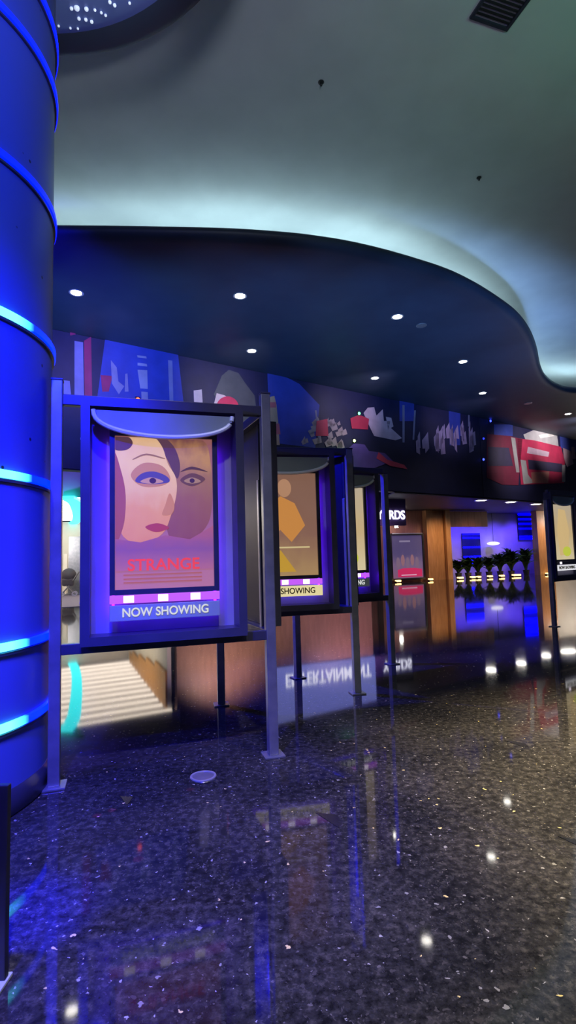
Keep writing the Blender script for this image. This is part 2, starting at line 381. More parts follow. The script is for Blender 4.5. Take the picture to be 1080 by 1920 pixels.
# ------------------------------------------------------------------ mural wall
F1 = at_z(120, 880, ZH); F2 = at_z(860, 930, ZH)
FD = (F2-F1); FD.z = 0; FD.normalize(); FN = Vector((FD.y, -FD.x, 0))     # FN points to the hall
KC = at_plane(905, 933, F1, F2)                                            # corner before the bus
FL = F1-FD*9; 
wall('wall_back', FL, KC, ZH, ZS, .3, 'darkwall')
B2 = at_z(1080, 947, ZH); BD = (B2-KC); BD.z = 0; BD.normalize(); BE = KC+BD*11; BN = Vector((BD.y, -BD.x, 0))
wall('wall_right', KC+BD*.02, BE, ZH, ZS, .3, 'darkwall')
MURAL = {}
def ink(name, col, em=0, rough=.55):
    if name not in MURAL:
        d = tuple(c*.8 for c in col); MURAL[name] = noisy('print_'+name, d, col, 2.5, rough, 0)
    return MURAL[name]
def art(mural, name, polys, col, a, b, nrm, lift, ik, t=.006):
    for pl in polys:
        MB().prism([at_plane(x, y, a, b)+nrm*lift for x, y in pl], nrm*t).obj(name, ink(ik, col), mural)
mu = thing('mural', 'dark night city mural running along the back wall above the shops', 'mural')
pan = [P2(FL+FN*.01, ZH+.02), P2(KC+FN*.01, ZH+.02), P2(KC+FN*.01, ZS-.01), P2(FL+FN*.01, ZS-.01)]
MB().prism(pan, FN*.015).obj('panel', ink('night', (.012, .013, .060)), mu)
def R(x0, y0, x1, y1, s=0): return [(x0+s, y0), (x1+s, y0), (x1, y1), (x0, y1)]
LF = .026
def ma(name, polys, col, ik, lift=LF): art(mu, name, polys, col, F1, F2, FN, lift, ik)
ma('blue_sky_patch', [[(500,690),(560,720),(598,760),(590,840),(505,830)], R(748,720,775,790), [(840,760),(862,758),(862,835),(842,835)], [(200,610),(330,640),(345,770),(180,760)]], (.03, .05, .34), 'blue', LF)
ma('pale_tower', [[(139,640),(155,643),(157,755),(139,755)], [(100,712),(130,715),(134,757),(98,757)]], (.20, .18, .42), 'tower', LF+.008)
ma('red_tower', [[(157,640),(170,632),(172,752),(158,752)], [(130,612),(137,610),(141,628),(131,630)], [(188,704),(210,706),(203,735),(191,735)]], (.30, .02, .10), 'maroon', LF+.008)
ma('tower_window_strip', [[(256,667),(273,669),(274,673),(257,671)], [(257,681),(274,683),(275,688),(257,686)], [(257,694),(275,695),(276,730),(262,729)], [(264,735),(276,736),(277,757),(265,757)]], (.26, .26, .42), 'lilac', LF+.01)
ma('banner_strip', [[(314,676),(322,677),(324,756),(317,756)], [(207,676),(218,690),(221,716),(232,725),(222,740),(209,720)], [(234,702),(238,701),(240,735),(233,735)]], (.22, .21, .40), 'lilac2', LF+.01)
ma('smoke_cloud', [[(415,705),(428,694),(446,700),(458,718),(476,742),(484,800),(440,800),(400,740)]], (.075, .08, .095), 'smoke', LF+.004)
ma('white_card', [[(405,738),(420,742),(438,755),(446,772),(448,800),(390,800),(397,770)], [(362,733),(377,731),(381,790),(364,790)]], (.62, .50, .50), 'card', LF+.012)
ma('red_disc', [[(425+21*math.cos(k*PI/14), 765+21*math.sin(k*PI/14)) for k in range(28)]], (.62, .03, .10), 'red', LF+.02)
ma('bottle', [[(505,745),(513,743),(517,760),(520,790),(523,835),(505,835),(504,790)]], (.42, .30, .20), 'tan', LF+.012)
ma('bottle_label', [R(505,755,516,765), [(508,795),(522,795),(524,815),(508,815)]], (.45, .12, .14), 'rose', LF+.02)
rnd = random.Random(3)
cro = []
for k in range(26):
    x = 560+rnd.random()*80; y = 790+rnd.random()*45; q = 4+rnd.random()*9
    cro.append([(x, y), (x+q, y-3-rnd.random()*8), (x+q*1.3, y+q*.5), (x+q*.4, y+q*.8)])
ma('street_shape', cro, (.34, .26, .30), 'bustle', LF+.012)
ma('red_sign', [[(592,790),(612,786),(614,818),(590,818)], [(655,785),(672,778),(690,786),(688,806),(658,804)]], (.50, .03, .08), 'red2', LF+.02)
ma('white_statue', [[(680,775),(688,765),(700,764),(704,780),(716,768),(718,790),(730,790),(728,800),(752,822),(740,826),(700,818),(694,806)], [(722,782),(732,784),(736,800),(726,806)]], (.52, .40, .52), 'statue', LF+.014)
ma('racing_car', [[(648,845),(662,832),(682,834),(690,846),(720,850),(735,865),(700,878),(650,878)], ], (.10, .06, .30), 'violetcar', LF+.014)
ma('red_streak', [[(708,848),(724,862),(756,872),(762,880),(730,874),(704,860)]], (.48, .05, .12), 'red3', LF+.02)
cro = []
for k in range(30):
    x = 776+rnd.random()*110; top = 800+rnd.random()*25+(0 if 815 < x < 885 else 12); q = 2.5+rnd.random()*5
    cro.append([(x, top), (x+q, top-4-rnd.random()*10), (x+q*1.4, top+14+rnd.random()*18), (x+q*.2, top+12+rnd.random()*20)])
ma('crowd_figure', cro, (.42, .30, .46), 'crowd', LF+.012)
ma('street_pole', [R(753,760,757,830), R(772,770,775,825, 3), R(876,778,879,800), R(595,770,598,825, -6), R(660,690,664,720, -4)], (.22, .20, .32), 'pole', LF+.012)
mb = thing('mural', 'mural of a red double decker bus on the wall at right, under bright smoke', 'mural')
pan = [P2(KC+BN*.01+BD*.05, ZH+.02), P2(BE+BN*.01, ZH+.02), P2(BE+BN*.01, ZS-.01), P2(KC+BN*.01+BD*.05, ZS-.01)]
MB().prism(pan, BN*.015).obj('panel', ink('night2', (.018, .018, .075)), mb)
def mc(name, polys, col, ik, lift=LF): art(mb, name, polys, col, KC, B2, BN, lift, ik)
mc('smoke_cloud', [[(980,815),(1010,802),(1042,806),(1047,845),(1030,850),(990,840)]], (.55, .55, .55), 'smoke2', LF+.004)
mc('bright_smoke', [[(1008,816),(1032,812),(1038,818),(1012,822)]], (.95, .95, .90), 'smoke3', LF+.01)
mc('blue_sky_patch', [[(1047,806),(1075,812),(1085,850),(1050,840)], R(925,796,960,818)], (.05, .08, .42), 'blue2', LF+.004)
mc('bus_side', [[(911,814),(955,818),(978,824),(970,910),(940,909),(911,896)]], (.22, .02, .06), 'busdark', LF+.012)
mc('bus_front', [[(968,822),(1000,826),(1050,838),(1058,866),(1056,906),(975,909)]], (.55, .03, .10), 'busred', LF+.012)
mc('bus_window', [[(913,838),(952,840),(960,874),(913,874)], [(988,862),(1052,870),(1052,886),(990,880)]], (.05, .04, .10), 'busglass', LF+.02)
mc('bus_board', [[(988,838),(1028,848),(1026,857),(986,850)]], (.60, .45, .55), 'board', LF+.02)
mc('bus_pillar', [[(956,820),(964,822),(972,886),(966,886)], [(974,862),(984,864),(988,890),(1000,906),(980,908)], R(1052,872,1058,904)], (.42, .42, .42), 'pillar', LF+.02)
mc('bus_poster', [[(994,886),(1028,884),(1026,906),(996,906)]], (.60, .24, .20), 'poster', LF+.02)
mc('crowd_figure', [[(1054,840),(1068,846),(1074,870),(1062,876),(1056,864)], [(1070,838),(1075,838),(1078,860),(1070,862)]], (.60, .42, .48), 'crowd2', LF+.012)
# small lamps set into the mural
for px, col, lb, pl in (((257, 750), (1, .10, .03), 'glowing red lamp low on the mural above the first poster display', 0), ((671, 776), (.1, 1, .25), 'green lamp on the mural beside the red sign', 0),
                    ((662, 827), (.7, 1, .3), 'yellow green lamp on the mural above the second display post', 0), ((917, 790), (.03, .05, 1), 'blue lamp at the top of the mural corner beside the bus', 1),
                    ((904, 862), (.03, .05, 1), 'blue lamp halfway down the mural corner beside the bus', 0), ((904, 823), (.03, .05, 1), 'dim blue lamp between the two brighter ones on the mural corner', 0)):
    p = at_plane(*px, KC, B2)+BN*.06 if pl else at_plane(*px, F1, F2)+FN*.06
    g = glow('lamp_'+lb[:6], col, 6 if 'dim' not in lb else 1.5)
    t = thing('indicator_lamp', lb, 'lamp', p, math.atan2(FD.y, FD.x), 'small coloured lamps on the mural')
    MB().box((-.07, .0, -.07), (.07, .03, .07), .01).obj('housing', 'black', t)
    b = MB(); bmesh.ops.create_uvsphere(b.bm, u_segments=14, v_segments=8, radius=.05); b.obj('bulb', g, t, True)
lamp('POINT', at_plane(640, 868, F1, F2)+FN*.3, 5, (.05, 1, .4), .1)
for px, pw, col in (((650, 760), 160, (.9, .75, 1)), ((1000, 800), 260, (1, .85, .9)), ((840, 790), 80, (.8, .65, 1)), ((420, 720), 140, (1, .85, .9)), ((180, 690), 110, (.7, .5, 1))):
    q = at_plane(*px, F1, F2); fp = q+FN*3.2; fp.z = ZS-.7
    lamp('SPOT', fp, pw*1.6, col, .15, q, 1.1, 1.0, spec=.1)  # unseen wash spots added to light the mural

for px, pw in (((960, 860), 420), ((1030, 830), 520)):
    q = at_plane(*px, KC, B2); fp = q+BN*3.4; fp.z = ZS-.7
    lamp('SPOT', fp, pw, (1, .88, .90), .12, q, 1.1, 1.0)  # further spots added to brighten the bus mural

# ------------------------------------------------------------------ LED column
CX, CY, CR = -2.38, 3.22, .86
co = thing('column', 'large round blue lit metal column with glowing rings at left edge', 'column', (CX, CY, 0))
MB().lathe([(CR, .12), (CR, 7.3)], 96).obj('shaft', 'column', co, True)
MB().lathe([(CR+.012, 0), (CR+.02, .01), (CR+.02, .11), (CR+.004, .14)], 96).obj('base', 'navy', co, True)
RB = (0.0, .004, 1.0); r_blue = glow('ring_blue', RB, 4.5)
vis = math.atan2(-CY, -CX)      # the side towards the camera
def ringz(px, py):              # height where a pixel's ray grazes the column's right edge
    d = ray(px, py); return EYE+d.z/math.hypot(d.x, d.y)*3.905
for (px, py), m, cut in (((104,103), r_blue, 0), ((103,205), r_blue, 0), ((98,428), r_blue, 0), ((96,668), overexposed_led('ring_overexposed', vis+.55, 4.5, half=.10), 0),
                    ((88,916), overexposed_led('ring_overexposed', vis+.55, 4.5, half=.10), 1), ((85,1185), overexposed_led('ring_overexposed', vis+.55, 4.5, half=.10), 1), ((85,1310), overexposed_led('ring_overexposed', vis+.55, 4.5, half=.10), 0)):
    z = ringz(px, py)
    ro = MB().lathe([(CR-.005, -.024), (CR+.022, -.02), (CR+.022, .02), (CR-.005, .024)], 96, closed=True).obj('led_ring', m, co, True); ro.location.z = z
    g = MB().lathe([(CR-.005, -.05), (CR+.014, -.046), (CR+.014, -.03), (CR-.005, -.028)], 96, closed=True).obj('ring_channel', 'navy', ro, True)
cap = MB().lathe([(CR-.01, 6.0), (CR+.10, 6.3), (1.25, 6.75), (1.70, 7.02), (2.22, 7.22), (2.26, 7.235)], 96).obj('flared_capital', 'column', co, True)
MB().lathe([(2.22, 7.225), (2.46, 7.225), (2.52, 7.25), (2.55, 7.31), (2.52, 7.38), (1.6, 7.40)], 96).obj('dark_disc', 'soffit', co, True)
b0 = None
bead = mat('crystal_bead', (.75, .8, .9), .15, .2, emit=(.75, .85, 1), es=.5)
cp = [((134,14),1),((144,13),1.6),((162,15),1.2),((178,17),.8),((190,22),.8),((198,27),.8),((148,33),1),((161,35),1),((172,39),1),((132,51),.7),((146,52),.7),((206,2),1),((215,8),1),((243,4),.8),((110,47),.7)]
for (px, py), s in cp:
    z = 7.1
    for _ in range(6):            # settle on the flared surface
        p = at_z(px, py, z); rr = math.hypot(p.x-CX, p.y-CY)
        z = 6.75+(rr-1.25)/.45*.27 if rr < 1.70 else 7.02+(rr-1.70)/.52*.20
    if b0 is None:
        b = MB(); bmesh.ops.create_icosphere(b.bm, subdivisions=2, radius=.018); o = b0 = b.obj('crystal_bead', bead, co, True)
    else: o = b0.copy(); C.objects.link(o)
    o.location = (p.x-CX, p.y-CY, min(z, 7.23)-.012); o.scale = (s, s, s)
lamp('SPOT', (-.6, 3.6, 5.6), 160, (.75, .85, 1), .08, (-1.7, 4.6, 7.1), 1.0, 1)

# ------------------------------------------------------------------ poster displays
def frame_box(b, x0, x1, z0, z1, y0, y1, w):
    b.box((x0, y0, z0), (x0+w, y1, z1)); b.box((x1-w, y0, z0), (x1, y1, z1))
    b.box((x0+w, y0, z1-w), (x1-w, y1, z1)); b.box((x0+w, y0, z0), (x1-w, y1, z0+w)); return b
def display(Pa, Pb, label, sheet, draw, cap_mat, let_mat, strip='magenta', glow_=1, posts=(1, 1), rails=True, flip=False, y0=-.13, y1=.07, H=(2.53, 2.53), inset=(.15, .19), trim=False, zz=(.84, 2.40), sink=.075):
    Pa = Vector((*Pa, 0)); Pb = Vector((*Pb, 0)); d = Pb-Pa; W = d.length
    t = thing('poster_display', label, 'poster display', Pa, math.atan2(d.y, d.x), 'zigzag of lit poster displays on posts')
    for k, x in enumerate((0, W)):
        if posts[k]:
            o = MB().box((x-.034, -.034, .012), (x+.034, .034, H[k]), .006).obj('post', 'steel', t)
            MB().box((x-.07, -.07, 0), (x+.07, .07, .012), .003).obj('foot_plate', 'steel', o)
            MB().box((x-.037, -.037, H[k]), (x+.037, .037, H[k]+.012), .003).obj('post_cap', 'navy', o)
    if rails:
        MB().box((.034, -.028, 2.37), (W-.034, .028, 2.44), .005).obj('top_rail', 'navy', t)
        MB().box((.034, -.028, .785), (W-.034, .028, .85), .005).obj('bottom_rail', 'navy', t)
    x0, x1 = inset[0], W-inset[1]; z0, z1 = zz
    fb = frame_box(MB(), x0, x1, z0, z1, y0, y1, .055).obj('box_frame', 'navy', t)
    for z in (1.1, 2.15):
        for x in (x0, x1): MB().lathe([(.010, 0), (.012, .004), (.007, .008)], 10).obj('lock_stud', 'alu', fb).matrix_local = Matrix.Translation((x, (y0+y1)/2, z)) @ Matrix.Rotation(PI/2 if x == x1 else -PI/2, 4, 'Y')
    MB().box((x0+.05, y1-.025, z0+.05), (x1-.05, y1-.005, z1-.05)).obj('back_panel', 'backing', t)
    if trim: 
        frame_box(MB(), x0-.012, x1+.012, z0-.012, z1+.012, y1+.001, y1+.02, .03).obj('rear_trim', 'trimdark', t)
        MB().box((x0+.03, y1+.001, z0+.03), (x1-.03, y1+.012, z1-.03)).obj('rear_door', 'black', t)
    if trim: MB().box((x0-.012, y1+.02, z0-.03), (x0+.02, y1+.03, z0+1.1), .002).obj('edge_strip', 'alu', t); MB().box((x0-.012, y1-.06, z0-.03), (x1, y1+.03, z0-.014), .002).obj('sill', 'alu', t)
    c = (x0+x1)/2; hw = .352; yp = y0+sink
    frame_box(MB(), c-hw, c+hw, 1.14, 2.21, yp, yp+.045, .033).obj('poster_frame', 'navy', t)
    sh = MB().box((c-hw+.033, yp+.022, 1.173), (c+hw-.033, yp+.032, 2.177)).obj('poster', sheet, t)
    draw(sh, c, yp+.022)
    # curved visor across the top of the box
    n = 24; vw = min(.45, c-x0-.05); arc = [(c+vw*math.cos(PI*k/n), 2.325-.16*math.sin(PI*k/n)**.8) for k in range(n+1)]
    ho = MB().prism([(x, y0+.02, z) for x, z in arc], (0, .045, 0)).obj('visor', 'hood', t)
    MB().tube([(x, y0+.018, z) for x, z in arc], .016, 8).obj('visor_rim', 'rim', ho, True)
    st = MB().box((c-hw, yp-.005, 1.085), (c+hw, yp+.02, 1.138), .004).obj('led_strip', strip, t)
    for q in (-.235, -.02, .19) if glow_ else (-.2,): MB().box((c+q-.032, yp-.009, 1.09), (c+q+.032, yp-.004, 1.134), .002).obj('led_spot', 'spotled', st)
    cpn = MB().box((c-hw, yp-.005, .975), (c+hw, yp+.02, 1.075), .004).obj('caption_panel', cap_mat, t)
    text('lettering', 'NOW SHOWING', .078, let_mat, cpn, (c, yp-.006, 1.025), sx=.92, bold=.0012)
    for x in (c-hw+.022, c+hw-.022) if glow_ else ():
        MB().box((x-.008, yp+.05, 1.0), (x+.008, yp+.062, 2.12)).obj('glow_strip', 'violet', t)
    if glow_: MB().box((c-hw+.02, yp+.03, .985), (c+hw-.02, yp+.042, 1.0)).obj('glow_strip', 'bluevio', t)
    MB().box((x0+.05, y0+.006, z0+.05), (x1-.05, y0+.011, z1-.05)).obj('glass_pane', 'glass', t)
    return t
def flat(name, pts, m, par, y, k):
    MB().prism([(x, y-.0012*k, z) for x, z in pts], (0, -.0008, 0)).obj(name, m, par)
def ell(cx, cz, rx, rz, n=20, a0=0, a1=2*PI): return [(cx+rx*math.cos(a0+(a1-a0)*i/n), cz+rz*math.sin(a0+(a1-a0)*i/n)) for i in range(n)]
INK = {}
def pk(name, col, s=.55):
    if name not in INK: INK[name] = glow('poster_'+name, col, s)
    return INK[name]
def curve(*pts):     # closed smooth outline through the points
    p = [Vector((x, z, 0)) for x, z in pts]; n = len(p); out = []
    for i in range(n):
        a, b, c_, d = p[i-1], p[i], p[(i+1) % n], p[(i+2) % n]
        for k in range(5):
            t = k/5; q = .5*((2*b)+(c_-a)*t+(2*a-5*b+4*c_-d)*t*t+(3*b-a-3*c_+d)*t**3); out.append((q.x, q.y))
    return out
def clampx(pts, lo, hi): return [(min(max(x, lo), hi), min(z, 2.172)) for x, z in pts]
def faces(sh, c, y):
    L, Rr = c-.317, c+.317
    f = lambda nm, pts, m, k: flat(nm, clampx(pts, L, Rr), m, sh, y, k)
    f('right_face', curve((c+.02, 2.20), (Rr-.06, 2.17), (Rr-.01, 2.02), (Rr, 1.80), (Rr-.03, 1.60), (c+.16, 1.48), (c+.02, 1.52), (c-.02, 1.9)), print_mat('skin_brown', [(0, (.34, .08, .10)), (.4, (.42, .14, .14)), (.65, (.50, .22, .15)), (.82, (.75, .36, .14)), (1, (.30, .10, .10))], .72), 1)
    f('dark_hair', curve((c-.02, 2.19), (c+.06, 2.12), (c+.10, 2.0), (c+.08, 1.90), (c+.02, 2.02), (c-.05, 2.16)), pk('hair2', (.22, .09, .16)), 2)
    f('left_face', curve((L-.01, 1.90), (L-.01, 2.10), (L+.09, 2.18), (c-.1, 2.20), (c-.02, 2.12), (c+.02, 2.0), (c+.07, 1.91), (c+.075, 1.80), (c+.04, 1.66), (c-.02, 1.53), (L+.16, 1.47), (L+.03, 1.55)), print_mat('skin_pale', [(0, (.80, .28, .16)), (.3, (.86, .36, .20)), (.52, (.90, .50, .38)), (.75, (.98, .62, .40)), (1, (.90, .52, .28))], .92), 3)
    f('hair', curve((L-.01, 2.19), (L+.08, 2.175), (L+.11, 2.13), (L+.07, 2.085), (L-.01, 2.09)), pk('hair', (.20, .08, .10)), 4)
    f('cheek_shadow', curve((L-.01, 2.04), (L+.035, 1.95), (L+.065, 1.78), (L+.05, 1.58), (L-.01, 1.50)), pk('cheek', (.60, .14, .20), .6), 4)
    f('eye_shadow', curve((c-.22, 1.92), (c-.14, 2.0), (c-.02, 1.985), (c+.035, 1.90), (c-.02, 1.85), (c-.15, 1.845)), pk('shade', (.72, .30, .22), .8), 4)
    f('brow', curve((c-.20, 2.03), (c-.12, 2.065), (c-.01, 2.04), (c-.01, 2.032), (c-.12, 2.053), (c-.20, 2.022)), pk('brow', (.62, .28, .14)), 5)
    f('eyelid', curve((c-.19, 1.875), (c-.15, 1.93), (c-.07, 1.945), (c+.01, 1.915), (c+.025, 1.875), (c-.08, 1.86)), pk('lid', (.13, .09, .55), .7), 5)
    f('eye', curve((c-.16, 1.876), (c-.09, 1.905), (c-.01, 1.878), (c-.09, 1.862)), pk('eye', (.80, .42, .50), .7), 6)
    f('pupil', ell(c-.08, 1.883, .022, .019), pk('pupil', (.10, .03, .12)), 7)
    f('brow', curve((c+.10, 1.945), (c+.18, 1.985), (c+.29, 1.95), (c+.18, 1.965)), pk('brow2', (.16, .06, .08)), 3)
    f('eye_shadow', curve((c+.10, 1.89), (c+.18, 1.94), (c+.27, 1.90), (c+.18, 1.85)), pk('shade2', (.26, .10, .12)), 3)
    f('eye', curve((c+.125, 1.885), (c+.18, 1.91), (c+.24, 1.885), (c+.18, 1.868)), pk('eye2', (.75, .42, .34)), 4)
    f('pupil', ell(c+.18, 1.888, .017, .016), pk('pupil', (.10, .03, .12)), 5)
    f('nose', curve((c+.03, 1.80), (c+.06, 1.72), (c+.04, 1.66), (c-.02, 1.655), (c+.0, 1.72)), pk('nose', (.82, .32, .20), .75), 5)
    f('lips', curve((c-.13, 1.575), (c-.06, 1.60), (c+.0, 1.585), (c+.02, 1.565), (c-.06, 1.54)), pk('lips', (.60, .07, .12), .7), 5)
    f('scarf', [(L, 1.50), (c-.16, 1.475), (c+.0, 1.52), (c+.16, 1.49), (Rr, 1.58), (Rr, 1.29), (L, 1.29)], print_mat('scarf', [(0, (.60, .18, .34)), (.5, (.34, .11, .42)), (1, (.62, .15, .24))], .75), 6)
    text('title', 'STRANGE', .105, pk('title', (1, .06, .04), 1.0), sh, (c-.01, y-.010, 1.325), sx=1.02, ext=.0006, bold=.002)
    for k, z in enumerate((1.262, 1.236, 1.212)): flat('credit_line', [(L+.05, z), (Rr-.08, z), (Rr-.08, z+.008), (L+.05, z+.008)], pk('credit', (.85, .22, .18)), sh, y, 5)
def figure(sh, c, y):
    flat('figure', [(c-.16, 1.86), (c-.04, 1.95), (c+.10, 1.88), (c+.2, 1.66), (c+.06, 1.5), (c-.05, 1.62), (c-.14, 1.54)], pk('fig', (.80, .33, .08), .8), sh, y, 1)
    flat('figure_head', ell(c, 2.03, .07, .09), pk('head', (.62, .32, .18), .8), sh, y, 2)
    flat('title_bar', [(c-.28, 1.44), (c+.24, 1.44), (c+.24, 1.455), (c-.28, 1.455)], pk('bar', (.9, .72, .35), .8), sh, y, 2)
    flat('gold_field', [(c-.3, 1.21), (c+.1, 1.21), (c-.05, 1.42), (c-.3, 1.42)], pk('gold', (.75, .42, .05), .8), sh, y, 1)
def pale_fig(sh, c, y):
    flat('figure', [(c-.12, 2.1), (c+.1, 2.08), (c+.2, 1.7), (c+.12, 1.25), (c-.16, 1.25), (c-.2, 1.7)], pk('palefig', (.95, .66, .30), .8), sh, y, 1)
    flat('patch', ell(c+.08, 1.32, .14, .09), pk('lime', (.70, .75, .08), .9), sh, y, 2)
s1 = print_mat('sheet_warm', [(0, (.62, .22, .36)), (.5, (.44, .15, .36)), (1, (.42, .15, .14))], .8)
s2 = print_mat('sheet_brown', [(0, (.55, .33, .15)), (.4, (.34, .17, .12)), (1, (.30, .15, .10))], .8)
s3 = print_mat('sheet_cream', [(0, (.85, .70, .42)), (.5, (.72, .52, .26)), (1, (.62, .50, .36))], .9)
greycap = mat('frosted_panel', (.25, .30, .30), .5, emit=(.30, .36, .38), es=.10)
yelcap = glow('yellow_panel', (.95, .82, .42), .95)
whitecap = glow('white_panel', (.9, .88, .9), 1.1)
darklet = mat('dark_letter', (.12, .10, .03), .5)
whitelet = glow('white_letter', (.95, .95, .9), .85)
pA = (-.149, 3.79); pL = (-1.47, 3.37); pL2 = (-.67, 5.10); pB = (.632, 5.38); pL3 = (.06, 6.12); pC = (1.235, 6.74); pD = (4.655, 9.58)
display(pL, pA, 'nearest lit poster display, two faces and NOW SHOWING, beside the blue column', s1, faces, greycap, whitelet)
display(pL2, pB, 'second poster display behind the nearest, orange poster over a yellow NOW SHOWING strip', s2, figure, yelcap, darklet, H=(2.38, 2.43))
display(pL3, pC, 'third poster display back in the zigzag, pale yellow poster', s3, pale_fig, greycap, whitelet, H=(2.36, 2.37))
display(pD, (5.484, 10.14), 'lone poster display at right edge with beige poster and yellow green patch', s3, pale_fig, whitecap, darklet, strip='navy', glow_=0, H=(2.25, 2.25), inset=(.045, .10), y0=-.07, sink=.03)
side = dict(posts=(0, 0), rails=False, trim=True)
def mid(a, b, s): return (a[0]+(b[0]-a[0])*s, a[1]+(b[1]-a[1])*s)
display(pA, pL2, 'black edge-on display turned away between the first and second poster displays', s2, figure, greycap, whitelet, glow_=0, posts=(0, 0), trim=True, y0=-.17, y1=-.035, inset=(.22, .14))
display(pB, pL3, 'dark edge-on display turned away between the second and third poster displays', s3, pale_fig, greycap, whitelet, glow_=0, posts=(0, 0), trim=True, y0=-.17, y1=-.035, inset=(.10, .07))

# ------------------------------------------------------------------ left shop seen through the gap and mirrored in the floor
ZL = 3.3
a = at_z(40, 1380, -ZL); b_ = at_z(325, 1333, -ZL)          # front edge of the luminous ceiling
cl = a+(a-b_)*.9; fr0 = Vector((cl.x, cl.y, 0)); fr1 = Vector((b_.x, b_.y, 0)); dd = (fr1-fr0).normalized(); nn = Vector((-dd.y, dd.x, 0))
bk = at_z(252, 1243, -ZL); bk = Vector((bk.x, bk.y, 0))     # where the orange wall ends
sc_ = thing('slatted_ceiling', 'bright ceiling of pale light slats in the left shop behind the first display', 'ceiling panel')
dep = (bk-fr0).dot(nn)
def on(u, v): return fr0+dd*u+nn*v
Wd = (fr1-fr0).dot(dd); du = (bk-fr0).dot(dd)
def right_u(v): return Wd+(du-Wd)*min(v/dep, 1.15)
q = [on(0, 0), on(Wd, 0), on(right_u(dep*1.15), dep*1.15), on(0, dep*1.15)]
MB().prism([P2(p, ZL+.06) for p in q], (0, 0, .05)).obj('ceiling_board', mat('slat_board', (.16, .13, .13), .7, emit=(.5, .40, .38), es=.45), sc_)
b = MB(); v = .15
while v < dep*1.1:
    p0, p1, p2, p3 = on(0, v), on(right_u(v), v), on(right_u(v+.16), v+.16), on(0, v+.16)
    b.prism([P2(p, ZL) for p in (p0, p1, p2, p3)], (0, 0, .05)); v += .76+.015*v
b.obj('slat', 'slat', sc_)
cb = [at_z(x, y, -ZL+.06) for x, y in ((122,1370),(137,1348),(142,1318),(144,1290),(143,1264),(138,1248),(129,1238))]
cb = smooth_curve([Vector((p.x, p.y, 0)) for p in cb], 4)
b = MB(); lo = [x+Vector((-.2, 0, 0)) for x in cb]; hi = [x+Vector((.2, 0, 0)) for x in cb]
A = [b.bm.verts.new(P2(p, ZL-.10)) for p in lo]; B = [b.bm.verts.new(P2(p, ZL-.10)) for p in hi]
A2 = [b.bm.verts.new(P2(p, ZL-.02)) for p in lo]; B2_ = [b.bm.verts.new(P2(p, ZL-.02)) for p in hi]
for X, Y in ((A, B), (A2, A), (B, B2_), (B2_, A2)):
    for i in range(len(A)-1): b.bm.faces.new((X[i], X[i+1], Y[i+1], Y[i]))
tag(b.obj('curved_light_band', 'cyan'), 'curved cyan light band crossing the slatted ceiling of the left shop', 'light band')
wall('trim_1', on(-3, -.05), on(Wd+.2, -.05), ZL, ZL+1.2, .12, 'plaster')
wall('wall_left_shop', on(-.1, dep*1.15), on(Wd+1.5, dep*1.15), 0, ZL, .2, 'cream')
wall('wall_left_shop_side', on(-.1, 0), on(-.1, dep*1.15), 0, ZL, .2, 'cream')
# shop side wall, cream below and stepped orange brick above
sw = wall('wall_shop_side', fr1+nn*.2, on(right_u(dep*1.15), dep*1.15), 0, ZL-.02, .12, 'cream')
st = thing('brick_band', 'stepped orange brick band along the top of the left shop side wall', 'wall band')
sd = (bk-fr1).normalized(); sn = Vector((-sd.y, sd.x, 0)); Ls = (bk-fr1).length
b = MB(); nst = 9
for k in range(nst):
    s0, s1_ = Ls*k/nst, Ls*(k+1)/nst; h = 1.25-.09*k if k % 2 else 1.15-.09*k
    o = fr1+nn*.2+sn*.125
    b.prism([P2(o+sd*s0, ZL-.04), P2(o+sd*s1_, ZL-.04), P2(o+sd*s1_, ZL-.04-h), P2(o+sd*s0, ZL-.04-h)], sn*.06)
b.obj('brick_steps', 'orange', st)
# carpet
MB_ = MB().prism([P2(p, .001) for p in (on(0, 1.2), on(Wd-.3, 1.2), on(right_u(dep*1.1)-.2, dep*1.12), on(0, dep*1.12))], (0, 0, .012))
tag(MB_.obj('carpet', 'carpet'), 'mauve carpet on the floor of the left shop', 'carpet')
# shop fittings in the gap
p = at_plane(128, 1085, on(0, dep*.8), on(Wd, dep*.8))
t = thing('stroller', 'dark stroller parked in the left shop seen through the gap', 'stroller', (p.x, p.y, .013), .3)
MB().box((-.22, -.25, .42), (.22, .25, .75), .08).obj('seat', 'darkwall', t)
b = MB(); bmesh.ops.create_uvsphere(b.bm, u_segments=16, v_segments=8, radius=.3); b.obj('canopy', 'darkwall', t, True).location = (.02, 0, .85)
for x in (-.25, .25):
    for y in (-.24, .24):
        o = MB().lathe([(.06, -.02), (.10, -.02), (.10, .02), (.06, .02)], 20, closed=True).obj('wheel', 'alu', t, True); o.matrix_local = Matrix.Translation((x, y, .10)) @ Matrix.Rotation(PI/2, 4, 'X')
b = MB()
for y in (-.22, .22): b.tube([(-.25, y, .1), (.1, y, .5), (.42, y, 1.0)], .018); b.tube([(.25, y, .1), (-.1, y, .5)], .018)
b.tube([(.42, -.22, 1.0), (.42, .22, 1.0)], .018); b.obj('chassis', 'steel', t)
for (px, hgt, wd, m, lb) in ((103, 2.1, .55, 'plaster', 'leaning pale display board left of the stroller in the left shop'), (118, 1.75, .30, 'cream', 'narrow cream display board beside the stroller'), (142, 2.5, .6, 'steel', 'grey display board right of the stroller in the left shop')):
    p = at_plane(px, 1085, on(0, dep*.9), on(Wd, dep*.9)); t = thing('display_board', lb, 'display board', (p.x, p.y, .013), .25, 'display boards in the left shop')
    MB().prism([(-wd/2, -.1, .06), (wd/2, -.1, .06), (wd/2, .12, hgt), (-wd/2, .12, hgt)], (0, .05, 0)).obj('board', m, t)
    MB().box((-wd/2-.03, -.2, 0), (wd/2+.03, .3, .06), .01).obj('foot', 'steel', t)
